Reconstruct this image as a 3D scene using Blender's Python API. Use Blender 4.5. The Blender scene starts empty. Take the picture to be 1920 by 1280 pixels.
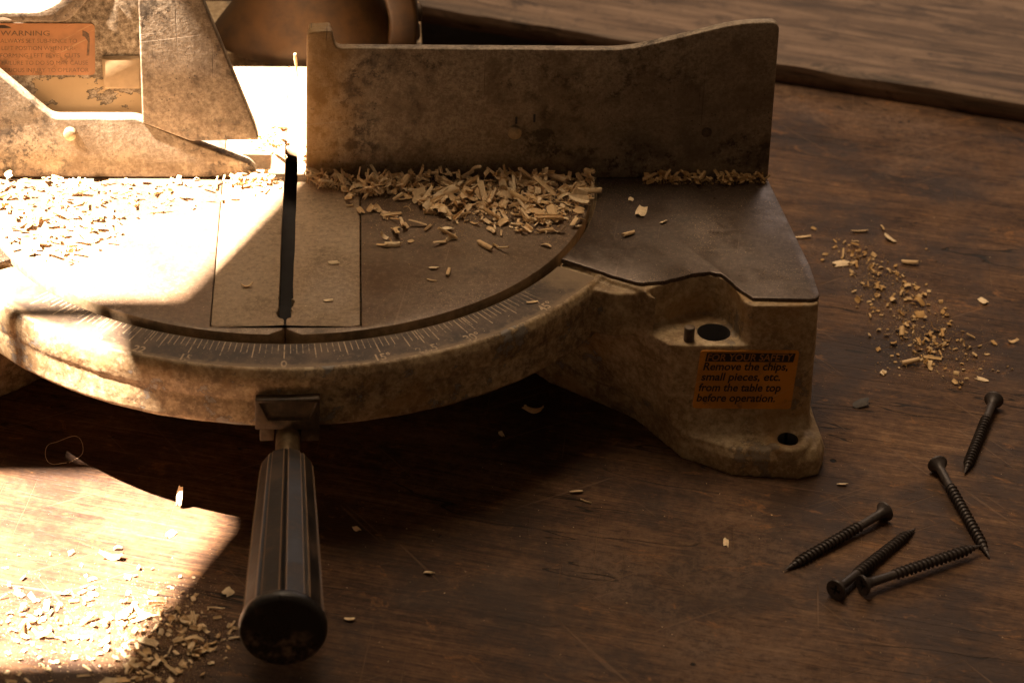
import bpy, bmesh, math, random
from mathutils import Vector, Matrix, noise as mnoise
random.seed(7)
PI = math.pi
sc = bpy.context.scene
COL = sc.collection
H = 74.0                      # table top of the saw above the bench, mm. Saw coordinates: mm, z = 0 on the table top

# ------------------------------------------------------------------ camera
CR = Vector((0.9982, -0.0512, 0.0)); CU = Vector((0, 0, 1)); CF = Vector((0, 1, 0))   # replaced just below
def cam_axes(pitch, yaw, roll):
    cp, sp, cy, sy = math.cos(pitch), math.sin(pitch), math.cos(yaw), math.sin(yaw)
    f = Vector((sy * cp, cy * cp, -sp)); r = Vector((cy, -sy, 0)); u = r.cross(f)
    cr, sr = math.cos(roll), math.sin(roll)
    return cr * r + sr * u, -sr * r + cr * u, f
CR, CU, CF = cam_axes(math.radians(31.55388), math.radians(3.94399), math.radians(1.91547))
CP = Vector((27.764, -1024.346, 547.103)); FPX = 4994.24
cd = bpy.data.cameras.new('camera'); cam = bpy.data.objects.new('camera', cd); COL.objects.link(cam)
cam.matrix_world = Matrix(((CR.x, CU.x, -CF.x, CP.x / 1000), (CR.y, CU.y, -CF.y, CP.y / 1000), (CR.z, CU.z, -CF.z, (CP.z + H) / 1000), (0, 0, 0, 1)))
cd.sensor_width = 36; cd.lens = FPX / 1920 * 36; cd.clip_start = 0.05; cd.clip_end = 60
cd.dof.use_dof = True; cd.dof.focus_distance = 1.11; cd.dof.aperture_fstop = 16
sc.camera = cam
sc.cycles.use_denoising = True; sc.cycles.denoiser = 'OPENIMAGEDENOISE'; sc.cycles.denoising_prefilter = 'ACCURATE'
sc.render.resolution_x = 1024; sc.render.resolution_y = 682

# ------------------------------------------------------------------ light
sc.view_settings.view_transform = 'Standard'; sc.view_settings.look = 'None'
sc.view_settings.exposure = 0; sc.view_settings.gamma = 1
world = bpy.data.worlds.new('World'); sc.world = world; world.use_nodes = True
bg = world.node_tree.nodes['Background']; bg.inputs[0].default_value = (1, .66, .39, 1); bg.inputs[1].default_value = 0.095
SUN = Vector((-35, 1.5, 62)).normalized()
LAMP = SUN * 6000                              # the low sun through the workshop opening, as a distant lamp
ld = bpy.data.lights.new('sun_spot', 'SPOT'); ld.energy = 45000; ld.color = (1, .82, .66)
ld.shadow_soft_size = 0.038; ld.spot_size = math.radians(5.0); ld.spot_blend = 0.05
lo = bpy.data.objects.new('sun_spot', ld); COL.objects.link(lo)
lo.location = (LAMP.x / 1000, LAMP.y / 1000, (LAMP.z + H) / 1000)
tgt = Vector((-.075, -.06, H / 1000))
lo.rotation_euler = (tgt - lo.location).to_track_quat('-Z', 'Y').to_euler()
def area(name, loc, aim, size, energy, color):
    d = bpy.data.lights.new(name, 'AREA'); d.shape = 'RECTANGLE'; d.size, d.size_y = size; d.energy = energy; d.color = color
    o = bpy.data.objects.new(name, d); COL.objects.link(o); o.location = loc
    o.rotation_euler = (Vector(aim) - o.location).to_track_quat('-Z', 'Y').to_euler()
area('skylight', (-0.30, 0.45, 1.8), (0.08, -0.05, 0), (1.3, 1.0), 42.0, (1, .735, .48))
area('window_light', (0.65, 1.55, 0.95), (0.2, 0, 0), (0.9, 0.6), 3.0, (1, .80, .70))

# ------------------------------------------------------------------ back-projection of picture points onto real planes
def ray(px, py): return CF + (px - 960) / FPX * CR - (py - 640) / FPX * CU
def onZ(px, py, z=0.0):
    d = ray(px, py); return CP + d * ((z - CP.z) / d.z)
def onY(px, py, y=0.0):
    d = ray(px, py); return CP + d * ((y - CP.y) / d.y)

# ------------------------------------------------------------------ node helper
class Mat:
    def __init__(s, name):
        s.m = bpy.data.materials.new(name); s.m.use_nodes = True; s.t = s.m.node_tree
        s.b = s.t.nodes['Principled BSDF']; s.co = s.t.nodes.new('ShaderNodeTexCoord').outputs['Object']
    def put(s, sock, v):
        if v is None: return
        if hasattr(v, 'is_output'): s.t.links.new(v, sock)
        elif sock.type == 'RGBA' and len(v) == 3: sock.default_value = (*v, 1)
        else: sock.default_value = v
    def map(s, scale=(1, 1, 1), rot=(0, 0, 0), vec=None, loc=(0, 0, 0)):
        a = s.t.nodes.new('ShaderNodeMapping'); a.vector_type = 'POINT'
        n = s.t.nodes.new('ShaderNodeMapping')
        s.put(a.inputs['Vector'], vec or s.co); a.inputs['Rotation'].default_value = rot; a.inputs['Location'].default_value = loc
        s.put(n.inputs['Vector'], a.outputs[0]); n.inputs['Scale'].default_value = scale
        return n.outputs[0]
    def noise(s, scale, detail=4, rough=.55, vec=None, dist=0.0):
        n = s.t.nodes.new('ShaderNodeTexNoise'); s.put(n.inputs['Vector'], vec or s.co)
        n.inputs['Scale'].default_value = scale; n.inputs['Detail'].default_value = detail
        n.inputs['Roughness'].default_value = rough; n.inputs['Distortion'].default_value = dist
        return n.outputs['Fac']
    def voro(s, scale, vec=None, feature='F1', out='Distance'):
        n = s.t.nodes.new('ShaderNodeTexVoronoi'); n.feature = feature; s.put(n.inputs['Vector'], vec or s.co)
        n.inputs['Scale'].default_value = scale
        return n.outputs[out]
    def ramp(s, fac, lo, hi, a=0.0, b=1.0):
        n = s.t.nodes.new('ShaderNodeMapRange'); n.interpolation_type = 'SMOOTHSTEP'
        s.put(n.inputs['Value'], fac); n.inputs['From Min'].default_value = lo; n.inputs['From Max'].default_value = hi
        n.inputs['To Min'].default_value = a; n.inputs['To Max'].default_value = b
        return n.outputs[0]
    def cr(s, fac, stops):
        n = s.t.nodes.new('ShaderNodeValToRGB'); s.put(n.inputs[0], fac); e = n.color_ramp.elements
        while len(e) < len(stops): e.new(.5)
        for k, (p, c) in zip(e, stops): k.position = p; k.color = (*c, 1)
        return n.outputs[0]
    def mix(s, fac, a, b, mode='MIX'):
        n = s.t.nodes.new('ShaderNodeMix'); n.data_type = 'RGBA'; n.blend_type = mode
        s.put(n.inputs[0], fac); s.put(n.inputs[6], a); s.put(n.inputs[7], b)
        return n.outputs[2]
    def math(s, op, a, b=0.0):
        n = s.t.nodes.new('ShaderNodeMath'); n.operation = op; s.put(n.inputs[0], a); s.put(n.inputs[1], b)
        return n.outputs[0]
    def bump(s, h, strength=.3, dist=.0005, normal=None):
        n = s.t.nodes.new('ShaderNodeBump'); s.put(n.inputs['Height'], h)
        n.inputs['Strength'].default_value = strength; n.inputs['Distance'].default_value = dist
        if normal is not None: s.put(n.inputs['Normal'], normal)
        return n.outputs[0]
    def geo(s, out): return s.t.nodes.new('ShaderNodeNewGeometry').outputs[out]
    def end(s, color, rough=.5, metal=0.0, normal=None, spec=.5):
        s.put(s.b.inputs['Base Color'], color); s.put(s.b.inputs['Roughness'], rough); s.put(s.b.inputs['Metallic'], metal)
        s.b.inputs['Specular IOR Level'].default_value = spec
        if normal is not None: s.put(s.b.inputs['Normal'], normal)
        return s.m

def mat_bench():
    m = Mat('old_bench_wood'); R = (0, 0, math.radians(17))
    fine = m.noise(1, 4, .65, m.map((30, 760, 760), R), .5)
    med = m.noise(1, 6, .7, m.map((9, 60, 60), R), 1.4)
    wide = m.noise(1, 5, .65, m.map((10, 15, 15), R), .8)
    tex = m.noise(260, 6, .8); blot = m.noise(13, 6, .68); patch = m.noise(46, 6, .72, m.map((.6, 1, 1), R))
    f = m.math('ADD', m.math('MULTIPLY', fine, .30), m.math('ADD', m.math('MULTIPLY', med, .36), m.math('ADD', m.math('MULTIPLY', wide, .28), m.math('MULTIPLY', tex, .30))))
    col = m.cr(f, [(.51, (.020, .009, .004)), (.585, (.062, .029, .013)), (.665, (.118, .060, .028)), (.77, (.23, .13, .065))])
    col = m.mix(m.ramp(blot, .46, .60, 0, .70), col, (.024, .012, .007))
    col = m.mix(m.ramp(patch, .54, .64, 0, .45), col, (.030, .016, .010))
    worn = m.noise(9, 5, .65, m.map(loc=(4, 2, 1)))
    col = m.mix(m.math('MULTIPLY', m.ramp(worn, .50, .66), m.ramp(tex, .42, .58, .2, .75)), col, (.155, .092, .055))
    bare = m.noise(1, 6, .7, m.map((40, 75, 75), R, loc=(.31, .07, 0)), 1.4)
    col = m.mix(m.math('MULTIPLY', m.ramp(bare, .585, .66, 0, .7), m.ramp(tex, .38, .60, .3, 1)), col, (.235, .105, .034))
    crack = m.noise(1, 3, .5, m.map((4.5, 42, 42), R, loc=(.9, .2, 0)), .35)
    cl = m.ramp(m.math('ABSOLUTE', m.math('SUBTRACT', crack, .53)), .0012, .0045, 1, 0)
    cl = m.math('MULTIPLY', cl, m.ramp(m.noise(9, 2, .5, m.map(loc=(2, 2, 2))), .46, .58))
    pores = m.noise(1, 2, .5, m.map((90, 1100, 1100), R)); pr = m.ramp(pores, .58, .68)
    col = m.mix(m.math('MULTIPLY', pr, .5), col, (.016, .008, .005))
    col = m.mix(m.math('MULTIPLY', cl, .9), col, (.008, .005, .003))
    hole = m.ramp(m.voro(19), .020, .032, 1, 0)
    col = m.mix(hole, col, (.005, .003, .002))
    sc_ = None
    for ang, sx, lo_, off in ((-32, 420, .67, 0), (63, 520, .68, 3), (-75, 480, .69, 7), (8, 600, .69, 11)):
        q = m.ramp(m.noise(1, 2, .5, m.map((sx, 10, 10), (0, 0, math.radians(ang)), loc=(off, off, 0)), .25), lo_, lo_ + .06)
        sc_ = q if sc_ is None else m.math('MAXIMUM', sc_, q)
    col = m.mix(m.math('MULTIPLY', sc_, .5), col, (.17, .10, .058))
    h = m.math('SUBTRACT', m.math('ADD', m.math('MULTIPLY', fine, .25), m.math('ADD', m.math('MULTIPLY', med, .4), m.math('MULTIPLY', tex, .35))), m.math('ADD', m.math('MULTIPLY', sc_, .4), m.math('ADD', cl, m.math('ADD', m.math('MULTIPLY', pr, .3), hole))))
    return m.end(col, m.ramp(blot, .3, .7, .72, .52), 0, m.bump(h, .65, .0007), .25)

def mat_plank():
    m = Mat('grey_plank_wood'); R = (0, 0, math.radians(20.5))
    fine = m.noise(1, 4, .6, m.map((16, 420, 420), R), .4)
    med = m.noise(1, 4, .6, m.map((7, 60, 60), R), 1.6)
    f = m.math('ADD', m.math('MULTIPLY', fine, .5), m.math('MULTIPLY', med, .6))
    col = m.cr(f, [(.38, (.035, .021, .013)), (.50, (.110, .068, .042)), (.62, (.185, .120, .078)), (.78, (.28, .19, .13))])
    st = m.noise(1, 6, .72, m.map((26, 80, 80), R, loc=(1, 1, 1)), .8)
    col = m.mix(m.ramp(st, .54, .64, 0, .8), col, (.035, .021, .014))
    col = m.mix(m.ramp(m.noise(120, 6, .75), .5, .66, 0, .5), col, (.045, .028, .019))
    return m.end(col, .6, 0, m.bump(f, .6, .0012), .35)

def mat_steel(name, base, rust, dustamt, rough, metal=.25, scratch=True):
    m = Mat(name)
    big = m.noise(14, 5, .6); mid = m.noise(60, 6, .7); fine = m.noise(420, 5, .8)
    col = m.mix(m.ramp(big, .40, .66), base, rust)
    col = m.mix(m.ramp(mid, .53, .70, 0, .65), col, tuple(c * .42 for c in base))
    col = m.mix(m.ramp(fine, .48, .64, 0, .5), col, tuple(min(1, c * 1.6) for c in base))
    col = m.mix(m.ramp(fine, .38, .48, .5, 0), col, tuple(c * .5 for c in base))
    h = m.math('MULTIPLY', fine, .5)
    if scratch:
        s1 = m.noise(1, 2, .5, m.map((900, 14, 20), (0, 0, .18)), .2)
        s2 = m.noise(1, 2, .5, m.map((14, 1000, 20), (0, 0, -.05)), .2)
        sc_ = m.math('ADD', m.ramp(s1, .68, .76, 0, .35), m.ramp(s2, .66, .76, 0, .28))
        col = m.mix(sc_, col, tuple(min(1, c * 2.0) for c in base)); h = m.math('SUBTRACT', h, m.math('MULTIPLY', sc_, .4))
    d = m.noise(1500, 2, .5); big2 = m.noise(22, 3, .6, m.map(loc=(3, 1, 2)))
    dust = m.math('MULTIPLY', m.ramp(d, .60, .70), m.ramp(big2, .38, .62, .15, 1))
    col = m.mix(m.math('MULTIPLY', dust, dustamt), col, (.50, .34, .18))
    return m.end(col, m.ramp(mid, .3, .7, rough - .08, rough + .14), metal, m.bump(h, .25, .0003))

def mat_fence():
    m = Mat('worn_cast_metal')
    big = m.noise(9, 4, .6, m.map(loc=(.2, 0, .1))); fine = m.noise(800, 4, .65); clus = m.noise(15, 4, .65, m.map(loc=(1.3, .4, .2)))
    col = m.cr(m.noise(500, 5, .82), [(.38, (.175, .128, .084)), (.50, (.280, .218, .150)), (.62, (.385, .310, .225))])
    col = m.mix(m.ramp(m.noise(48, 6, .74), .44, .60, 0, .62), col, (.130, .083, .045))
    col = m.mix(m.ramp(m.noise(120, 7, .76, m.map(loc=(0, 3, 1))), .52, .66, 0, .55), col, (.40, .305, .205))
    col = m.mix(m.ramp(big, .46, .62, 0, .42), col, (.215, .160, .110))
    def near(c, r0, r1):
        n = m.t.nodes.new('ShaderNodeVectorMath'); n.operation = 'DISTANCE'; m.put(n.inputs[0], m.map((1, .2, 1.5))); n.inputs[1].default_value = (c[0], 0, c[1] * 1.5)
        return m.ramp(m.math('ADD', n.outputs['Value'], m.math('MULTIPLY', m.noise(60, 5, .7), .03)), r0, r1, 1, 0)
    grime = m.math('MAXIMUM', near((.150, .082), .02, .055), m.math('MAXIMUM', near((.195, .088), .018, .045), near((.108, .090), .018, .04)))
    clus = m.math('MAXIMUM', clus, m.math('MULTIPLY', grime, .7))
    sp = m.ramp(m.noise(190, 7, .78), .50, .59)
    spot = m.math('MULTIPLY', sp, m.ramp(clus, .44, .60, .12, 1))
    col = m.mix(m.math('MULTIPLY', spot, .85), col, (.030, .020, .013))
    blot = m.math('MULTIPLY', m.ramp(m.noise(65, 6, .7, m.map(loc=(.5, 0, 2))), .50, .60), m.ramp(clus, .46, .60))
    col = m.mix(m.math('MULTIPLY', blot, .75), col, (.026, .018, .012))
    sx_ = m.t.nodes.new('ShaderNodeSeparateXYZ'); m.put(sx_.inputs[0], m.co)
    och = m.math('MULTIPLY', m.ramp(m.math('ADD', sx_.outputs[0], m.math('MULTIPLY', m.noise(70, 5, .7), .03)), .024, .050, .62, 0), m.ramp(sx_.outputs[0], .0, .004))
    col = m.mix(och, col, (.34, .185, .045))  # orange bounce glow painted into the fence colour at its slot end
    pp = m.math('MULTIPLY', m.ramp(m.voro(420), .10, .17, 1, 0), m.ramp(m.noise(33, 3, .6), .5, .62))
    col = m.mix(m.math('MULTIPLY', pp, .8), col, (.03, .02, .014))
    col = m.mix(m.math('MULTIPLY', grime, m.ramp(m.noise(38, 6, .74), .46, .60, 0, .6)), col, (.040, .027, .018))
    v1 = m.ramp(m.noise(1, 2, .5, m.map((520, 30, 12)), .25), .66, .74, 0, .5)
    v2 = m.ramp(m.noise(1, 2, .5, m.map((9, 30, 900), (0, .12, 0)), .2), .66, .75, 0, .4)
    col = m.mix(v1, col, (.045, .03, .02)); col = m.mix(v2, col, (.34, .27, .19))
    h = m.math('SUBTRACT', m.math('SUBTRACT', m.math('MULTIPLY', fine, .9), pp), m.math('ADD', v1, v2))
    return m.end(col, .52, .12, m.bump(h, .5, .0004), .4)

def mat_paint(name='chipped_beige_paint'):
    m = Mat(name)
    big = m.noise(18, 5, .62); mid = m.noise(170, 7, .74); fine = m.noise(800, 3, .6)
    col = m.cr(m.noise(45, 5, .65), [(.35, (.27, .175, .083)), (.52, (.40, .285, .155)), (.68, (.50, .385, .235))])
    grime = m.ramp(mid, .46, .62, 0, .78)
    sep = m.t.nodes.new('ShaderNodeSeparateXYZ'); m.put(sep.inputs[0], m.co)
    rad = m.math('SQRT', m.math('ADD', m.math('MULTIPLY', sep.outputs[0], sep.outputs[0]), m.math('MULTIPLY', sep.outputs[1], sep.outputs[1])))
    up = m.ramp(m.math('ADD', rad, m.math('MULTIPLY', mid, .014)), .160, .175, 1, .42)
    crust = m.math('MULTIPLY', m.ramp(m.noise(75, 7, .74, m.map(loc=(3, 3, 0))), .46, .58), m.ramp(up, .5, .95, .10, .58))
    col = m.mix(crust, col, m.mix(m.noise(260, 6, .75), (.055, .032, .016), (.25, .155, .075)))
    col = m.mix(m.math('MULTIPLY', m.math('MULTIPLY', grime, up), m.ramp(big, .36, .58, .3, 1)), col, (.085, .050, .026))
    grain = m.noise(360, 5, .8)
    col = m.mix(m.ramp(grain, .50, .62, 0, .35), col, (.62, .48, .31)); col = m.mix(m.ramp(grain, .40, .49, .4, 0), col, (.16, .10, .05))
    och = m.noise(26, 4, .6, m.map(loc=(5, 2, 3)))
    col = m.mix(m.ramp(och, .54, .66, 0, .6), col, (.30, .165, .055))
    ch = m.noise(62, 8, .72, m.map(loc=(2.1, .6, 1.9)))
    chip = m.ramp(ch, .590, .602)
    pt = m.ramp(m.geo('Pointiness'), .53, .60)
    wear = m.ramp(m.math('ADD', m.math('MULTIPLY', pt, .34), m.math('MULTIPLY', m.noise(150, 5, .7), .62)), .47, .52)
    metal = m.mix(m.noise(340, 5, .7), (.07, .058, .05), (.42, .38, .33))
    chip = m.math('MULTIPLY', chip, m.ramp(up, .42, .9, .5, 1))
    mask = m.math('MAXIMUM', chip, m.math('MULTIPLY', wear, pt))
    col = m.mix(mask, col, metal)
    rim = m.math('MULTIPLY', m.ramp(ch, .565, .588), m.math('SUBTRACT', 1.0, chip))
    col = m.mix(m.math('MULTIPLY', rim, .55), col, (.06, .04, .024))
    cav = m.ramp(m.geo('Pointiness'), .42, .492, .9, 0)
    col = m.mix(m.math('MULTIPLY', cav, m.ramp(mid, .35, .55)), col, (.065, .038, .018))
    h = m.math('SUBTRACT', m.math('ADD', m.math('MULTIPLY', fine, .35), m.math('MULTIPLY', mid, .6)), m.math('MULTIPLY', mask, .8))
    return m.end(col, m.ramp(mid, .3, .7, .45, .68), m.math('MULTIPLY', mask, .35), m.bump(h, .5, .0006), .4)

def mat_rough_cast():
    m = Mat('rough_cast_with_peeling_paint')
    n = m.noise(430, 6, .75); col = m.cr(n, [(.36, (.10, .070, .040)), (.52, (.30, .23, .15)), (.66, (.55, .46, .34))])
    ch = m.noise(44, 5, .6, m.map((1, 1, 1.6), loc=(.6, .1, .13)))
    sep = m.t.nodes.new('ShaderNodeSeparateXYZ'); m.put(sep.inputs[0], m.co)
    ch = m.math('ADD', ch, m.math('MULTIPLY', m.math('SUBTRACT', .110, sep.outputs[2]), 9.0))
    mask = m.ramp(ch, .50, .507)
    smooth = m.mix(m.noise(60, 4, .6), (.36, .245, .125), (.50, .36, .20))
    edge = m.math('MULTIPLY', m.ramp(ch, .485, .50), m.math('SUBTRACT', 1.0, mask))
    col = m.mix(mask, col, smooth); col = m.mix(m.math('MULTIPLY', edge, .7), col, (.05, .035, .02))
    h = m.math('ADD', m.math('MULTIPLY', mask, 1.2), m.math('MULTIPLY', n, m.math('SUBTRACT', 1.0, m.math('MULTIPLY', mask, .85))))
    return m.end(col, .65, 0, m.bump(h, .6, .0008), .35)

def mat_scale():
    m = Mat('dark_worn_scale_metal')
    a = m.noise(55, 6, .7); b = m.noise(400, 4, .65); c = m.noise(160, 6, .75)
    col = m.mix(m.ramp(a, .38, .62), (.046, .030, .020), (.120, .078, .048))
    col = m.mix(m.ramp(b, .52, .70, 0, .55), col, (.21, .145, .085))
    sep = m.t.nodes.new('ShaderNodeSeparateXYZ'); m.put(sep.inputs[0], m.co)
    x, y = sep.outputs[0], sep.outputs[1]
    r = m.math('SQRT', m.math('ADD', m.math('MULTIPLY', x, x), m.math('MULTIPLY', y, y)))
    an = m.math('ABSOLUTE', m.math('ARCTAN2', x, m.math('MULTIPLY', y, -1.0)))
    d = m.math('MAXIMUM', m.ramp(m.math('ADD', r, m.math('MULTIPLY', c, .006)), .1500, .1525), m.ramp(m.math('ADD', an, m.math('MULTIPLY', c, .25)), .95, 1.10))
    col = m.mix(m.math('MULTIPLY', d, .8), col, (.24, .165, .095))
    return m.end(col, .55, .15, m.bump(b, .35, .0003))

def mat_sticker(name, c):
    m = Mat(name); a = m.noise(170, 6, .75); b = m.noise(60, 4, .6)
    col = m.mix(m.ramp(b, .40, .62), c, tuple(x * .72 for x in c))
    col = m.mix(m.ramp(a, .56, .68, 0, .7), col, (.12, .065, .022))
    s1 = m.ramp(m.noise(1, 2, .5, m.map((60, 60, 1400), (0, .5, 0)), .2), .66, .72)
    col = m.mix(m.math('MULTIPLY', s1, .35), col, (.62, .42, .2))
    return m.end(col, m.ramp(a, .3, .7, .35, .6), 0, m.bump(a, .15, .0003))

def mat_marks():
    m = Mat('worn_pale_scale_paint')
    w = m.ramp(m.noise(150, 6, .75), .36, .54)
    col = m.mix(w, (.10, .070, .045), (.50, .36, .22))
    return m.end(col, .6)

def mat_plain(name, col, rough, metal=0.0, var=.25, scale=300, spec=.5, bump=.2):
    m = Mat(name); n = m.noise(scale, 5, .65); k = m.noise(scale / 6, 4, .6)
    f = m.math('ADD', m.math('MULTIPLY', n, .5), m.math('MULTIPLY', k, .5))
    c = m.mix(m.ramp(f, .35, .65), tuple(x * (1 - var) for x in col), tuple(min(1, x * (1 + var)) for x in col))
    return m.end(c, m.ramp(k, .3, .7, max(.05, rough - .1), rough + .1), metal, m.bump(n, bump, .0003), spec)

def mat_chip(name, lo, hi):
    m = Mat(name); r = m.geo('Random Per Island')
    col = m.mix(r, lo, hi)
    g = m.noise(1, 3, .6, m.map((500, 500, 120)))
    col = m.mix(m.ramp(g, .4, .7, 0, .35), col, tuple(c * .62 for c in lo))
    return m.end(col, .7, 0, m.bump(g, .3, .0003), .25)

def mat_grip():
    m = Mat('worn_black_plastic')
    a = m.noise(70, 6, .7); b = m.noise(600, 4, .65)
    at = m.t.nodes.new('ShaderNodeAttribute'); at.attribute_name = 'wear'; w = at.outputs['Fac']
    col = m.mix(m.ramp(a, .42, .66, 0, .8), (.014, .010, .008), (.075, .044, .026))
    col = m.mix(m.ramp(w, .70, 1.0, 0, .85), col, (.30, .18, .095)); col = m.mix(m.ramp(w, .0, .28, .95, 0), col, (.006, .005, .004))
    sp = m.math('MULTIPLY', m.ramp(b, .68, .72), m.ramp(a, .45, .6))
    col = m.mix(m.math('MULTIPLY', sp, .5), col, (.45, .38, .30))
    return m.end(col, m.ramp(a, .3, .7, .40, .62), 0, m.bump(b, .3, .0003), .4)

def mat_cap():
    m = Mat('scuffed_black_end_cap')
    a = m.noise(110, 6, .75); b = m.noise(38, 4, .6)
    col = m.mix(m.math('MULTIPLY', m.ramp(a, .46, .62), m.ramp(b, .42, .58)), (.014, .011, .010), (.22, .15, .10))
    return m.end(col, m.ramp(a, .35, .65, .22, .55), 0, m.bump(a, .35, .0005))

M = dict(bench=mat_bench(), plank=mat_plank(),
    table=mat_steel('dusty_table_metal', (.175, .122, .080), (.115, .066, .036), 1.0, .46),
    insert=mat_steel('dusty_insert_board', (.33, .232, .140), (.27, .178, .10), .8, .62, 0, False),
    plate=mat_steel('bare_side_plate_metal', (.088, .062, .047), (.046, .027, .016), .9, .34, .4),
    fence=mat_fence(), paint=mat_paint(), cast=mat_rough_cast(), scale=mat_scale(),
    marks=mat_marks(),
    grip=mat_grip(), cap=mat_cap(),
    shaft=mat_plain('brown_steel_rod', (.22, .15, .08), .38, .6, .4, 300),
    bracket=mat_plain('dirty_dark_casting', (.092, .060, .034), .55, .1, .6, 260, bump=.5),
    drum=mat_plain('dull_brown_housing_paint', (.052, .024, .004), .6, 0, .55, 90, bump=.3),
    sticker=mat_sticker('scuffed_orange_sticker', (.60, .245, .022)),
    sticker2=mat_sticker('faded_orange_sticker', (.46, .20, .07)),
    ink=mat_plain('black_ink', (.014, .009, .010), .5, 0, .2, 600, bump=0),
    ink2=mat_plain('faded_ink', (.15, .075, .03), .55, 0, .5, 900, bump=0),
    inkor=mat_plain('orange_lettering', (.36, .15, .035), .5, 0, .2, 600, bump=0),
    bolt=mat_plain('bolt_steel', (.34, .25, .15), .4, .4, .35, 500),
    dark=mat_plain('black_cavity_shade', (.012, .008, .006), .7, 0, .3, 200),
    blue=mat_plain('blue_black_pencil_mark', (.016, .018, .03), .6, 0, .2, 600, bump=0),
    chip=mat_chip('pale_wood_shaving', (.70, .47, .235), (.90, .73, .49)),
    chip2=mat_chip('ochre_wood_shaving', (.48, .28, .10), (.74, .53, .28)),
    screw=mat_plain('black_phosphate_steel', (.052, .041, .037), .46, .2, .35, 700, bump=.25),
    recess=mat_plain('screw_recess_shade_metal', (.008, .007, .007), .7, 0, .1, 700, bump=0),
    tan=mat_plain('smooth_tan_paint', (.34, .235, .125), .6, 0, .2, 200),
    edge=mat_plain('dusty_lightened_metal', (.30, .205, .115), .8, 0, .45, 260, bump=.5),
    bark=mat_plain('dark_bark', (.055, .042, .032), .7, 0, .5, 500, bump=.5),
    gobo=mat_plain('gobo_board', (.12, .08, .05), .7, 0, .3, 60))

# ------------------------------------------------------------------ mesh helpers (mm in saw coordinates)
class MB:
    def __init__(s): s.v = []; s.f = []
    def add(s, vs, fs):
        o = len(s.v); s.v += [tuple(v) for v in vs]; s.f += [tuple(o + i for i in f) for f in fs]
    def prism(s, pts, fn0, fn1):
        """closed prism over 2-D outline pts (CCW seen from the fn1 side)"""
        n = len(pts); a = [fn0(*p) for p in pts]; b = [fn1(*p) for p in pts]
        s.add(a + b, [tuple(range(n - 1, -1, -1)), tuple(range(n, 2 * n))] + [(i, (i + 1) % n, n + (i + 1) % n, n + i) for i in range(n)])
    def zprism(s, pts, z0, z1): s.prism(pts, lambda x, y: (x, y, z0), lambda x, y: (x, y, z1))
    def yprism(s, pts, y0, y1): s.prism(pts, lambda x, z: (x, y1, z), lambda x, z: (x, y0, z))   # outline in x,z seen from -y
    def box(s, x0, x1, y0, y1, z0, z1): s.zprism([(x0, y0), (x1, y0), (x1, y1), (x0, y1)], z0, z1)
    def loft(s, loops, cap=True):
        n = len(loops[0]); vs = [p for l in loops for p in l]; fs = []
        for k in range(len(loops) - 1):
            for i in range(n):
                j = (i + 1) % n; fs.append((k * n + i, k * n + j, (k + 1) * n + j, (k + 1) * n + i))
        if cap: fs += [tuple(range(n - 1, -1, -1)), tuple(range((len(loops) - 1) * n, len(loops) * n))]
        s.add(vs, fs)
    def cyl(s, c, axis, r, h, n=32, r1=None):
        c = Vector(c); ax = Vector(axis).normalized(); t = ax.orthogonal().normalized(); b = ax.cross(t); r1 = r if r1 is None else r1
        L = [[c + ax * (h * k) + (t * math.cos(2 * PI * i / n) + b * math.sin(2 * PI * i / n)) * rr for i in range(n)] for k, rr in ((0, r), (1, r1))]
        s.loft(L)
    def lathe(s, c, axis, prof, n=48):
        c = Vector(c); ax = Vector(axis).normalized(); t = ax.orthogonal().normalized(); b = ax.cross(t)
        s.loft([[c + ax * a + (t * math.cos(2 * PI * i / n) + b * math.sin(2 * PI * i / n)) * r for i in range(n)] for a, r in prof])
    def mesh(s, name, off=(0, 0, 0), local=False):
        me = bpy.data.meshes.new(name)
        me.from_pydata([((x - off[0]) / 1000, (y - off[1]) / 1000, (z - off[2] + (0 if local else H)) / 1000) for x, y, z in s.v], [], s.f)
        bm = bmesh.new(); bm.from_mesh(me); bmesh.ops.recalc_face_normals(bm, faces=bm.faces); bm.to_mesh(me); bm.free()
        return me

def link(name, me, mat, parent=None, smooth=None, bevel=None, seg=2):
    o = bpy.data.objects.new(name, me); COL.objects.link(o)
    if mat: me.materials.append(mat)
    if parent: o.parent = parent
    if bevel:
        b = o.modifiers.new('bevel', 'BEVEL'); b.width = bevel / 1000; b.segments = seg; b.limit_method = 'ANGLE'; b.angle_limit = math.radians(35)
        bake(o)
    if smooth is not None: shade(o.data, smooth)
    return o
def shade(me, angle):
    me.polygons.foreach_set('use_smooth', [True] * len(me.polygons)); me.set_sharp_from_angle(angle=math.radians(angle))
def bake(o):
    dg = bpy.context.evaluated_depsgraph_get(); me = bpy.data.meshes.new_from_object(o.evaluated_get(dg))
    old = o.data; o.modifiers.clear(); o.data = me; me.name = o.name
    bpy.data.meshes.remove(old)
def cut(o, mb, solver='EXACT'):
    """subtract the closed solid mb"""
    c = bpy.data.objects.new('cutter', mb.mesh('cutter')); COL.objects.link(c)
    md = o.modifiers.new('cut', 'BOOLEAN'); md.operation = 'DIFFERENCE'; md.object = c; md.solver = solver
    bake(o); me = c.data; bpy.data.objects.remove(c); bpy.data.meshes.remove(me)
def tag(o, label=None, cat=None, group=None, kind=None):
    for k, v in (('label', label), ('category', cat), ('group', group), ('kind', kind)):
        if v: o[k] = v
    return o
def empty(name, label, cat, group=None, loc=(0, 0, 0)):
    o = bpy.data.objects.new(name, None); COL.objects.link(o); o.empty_display_size = .02; o.location = loc
    return tag(o, label, cat, group)
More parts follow.
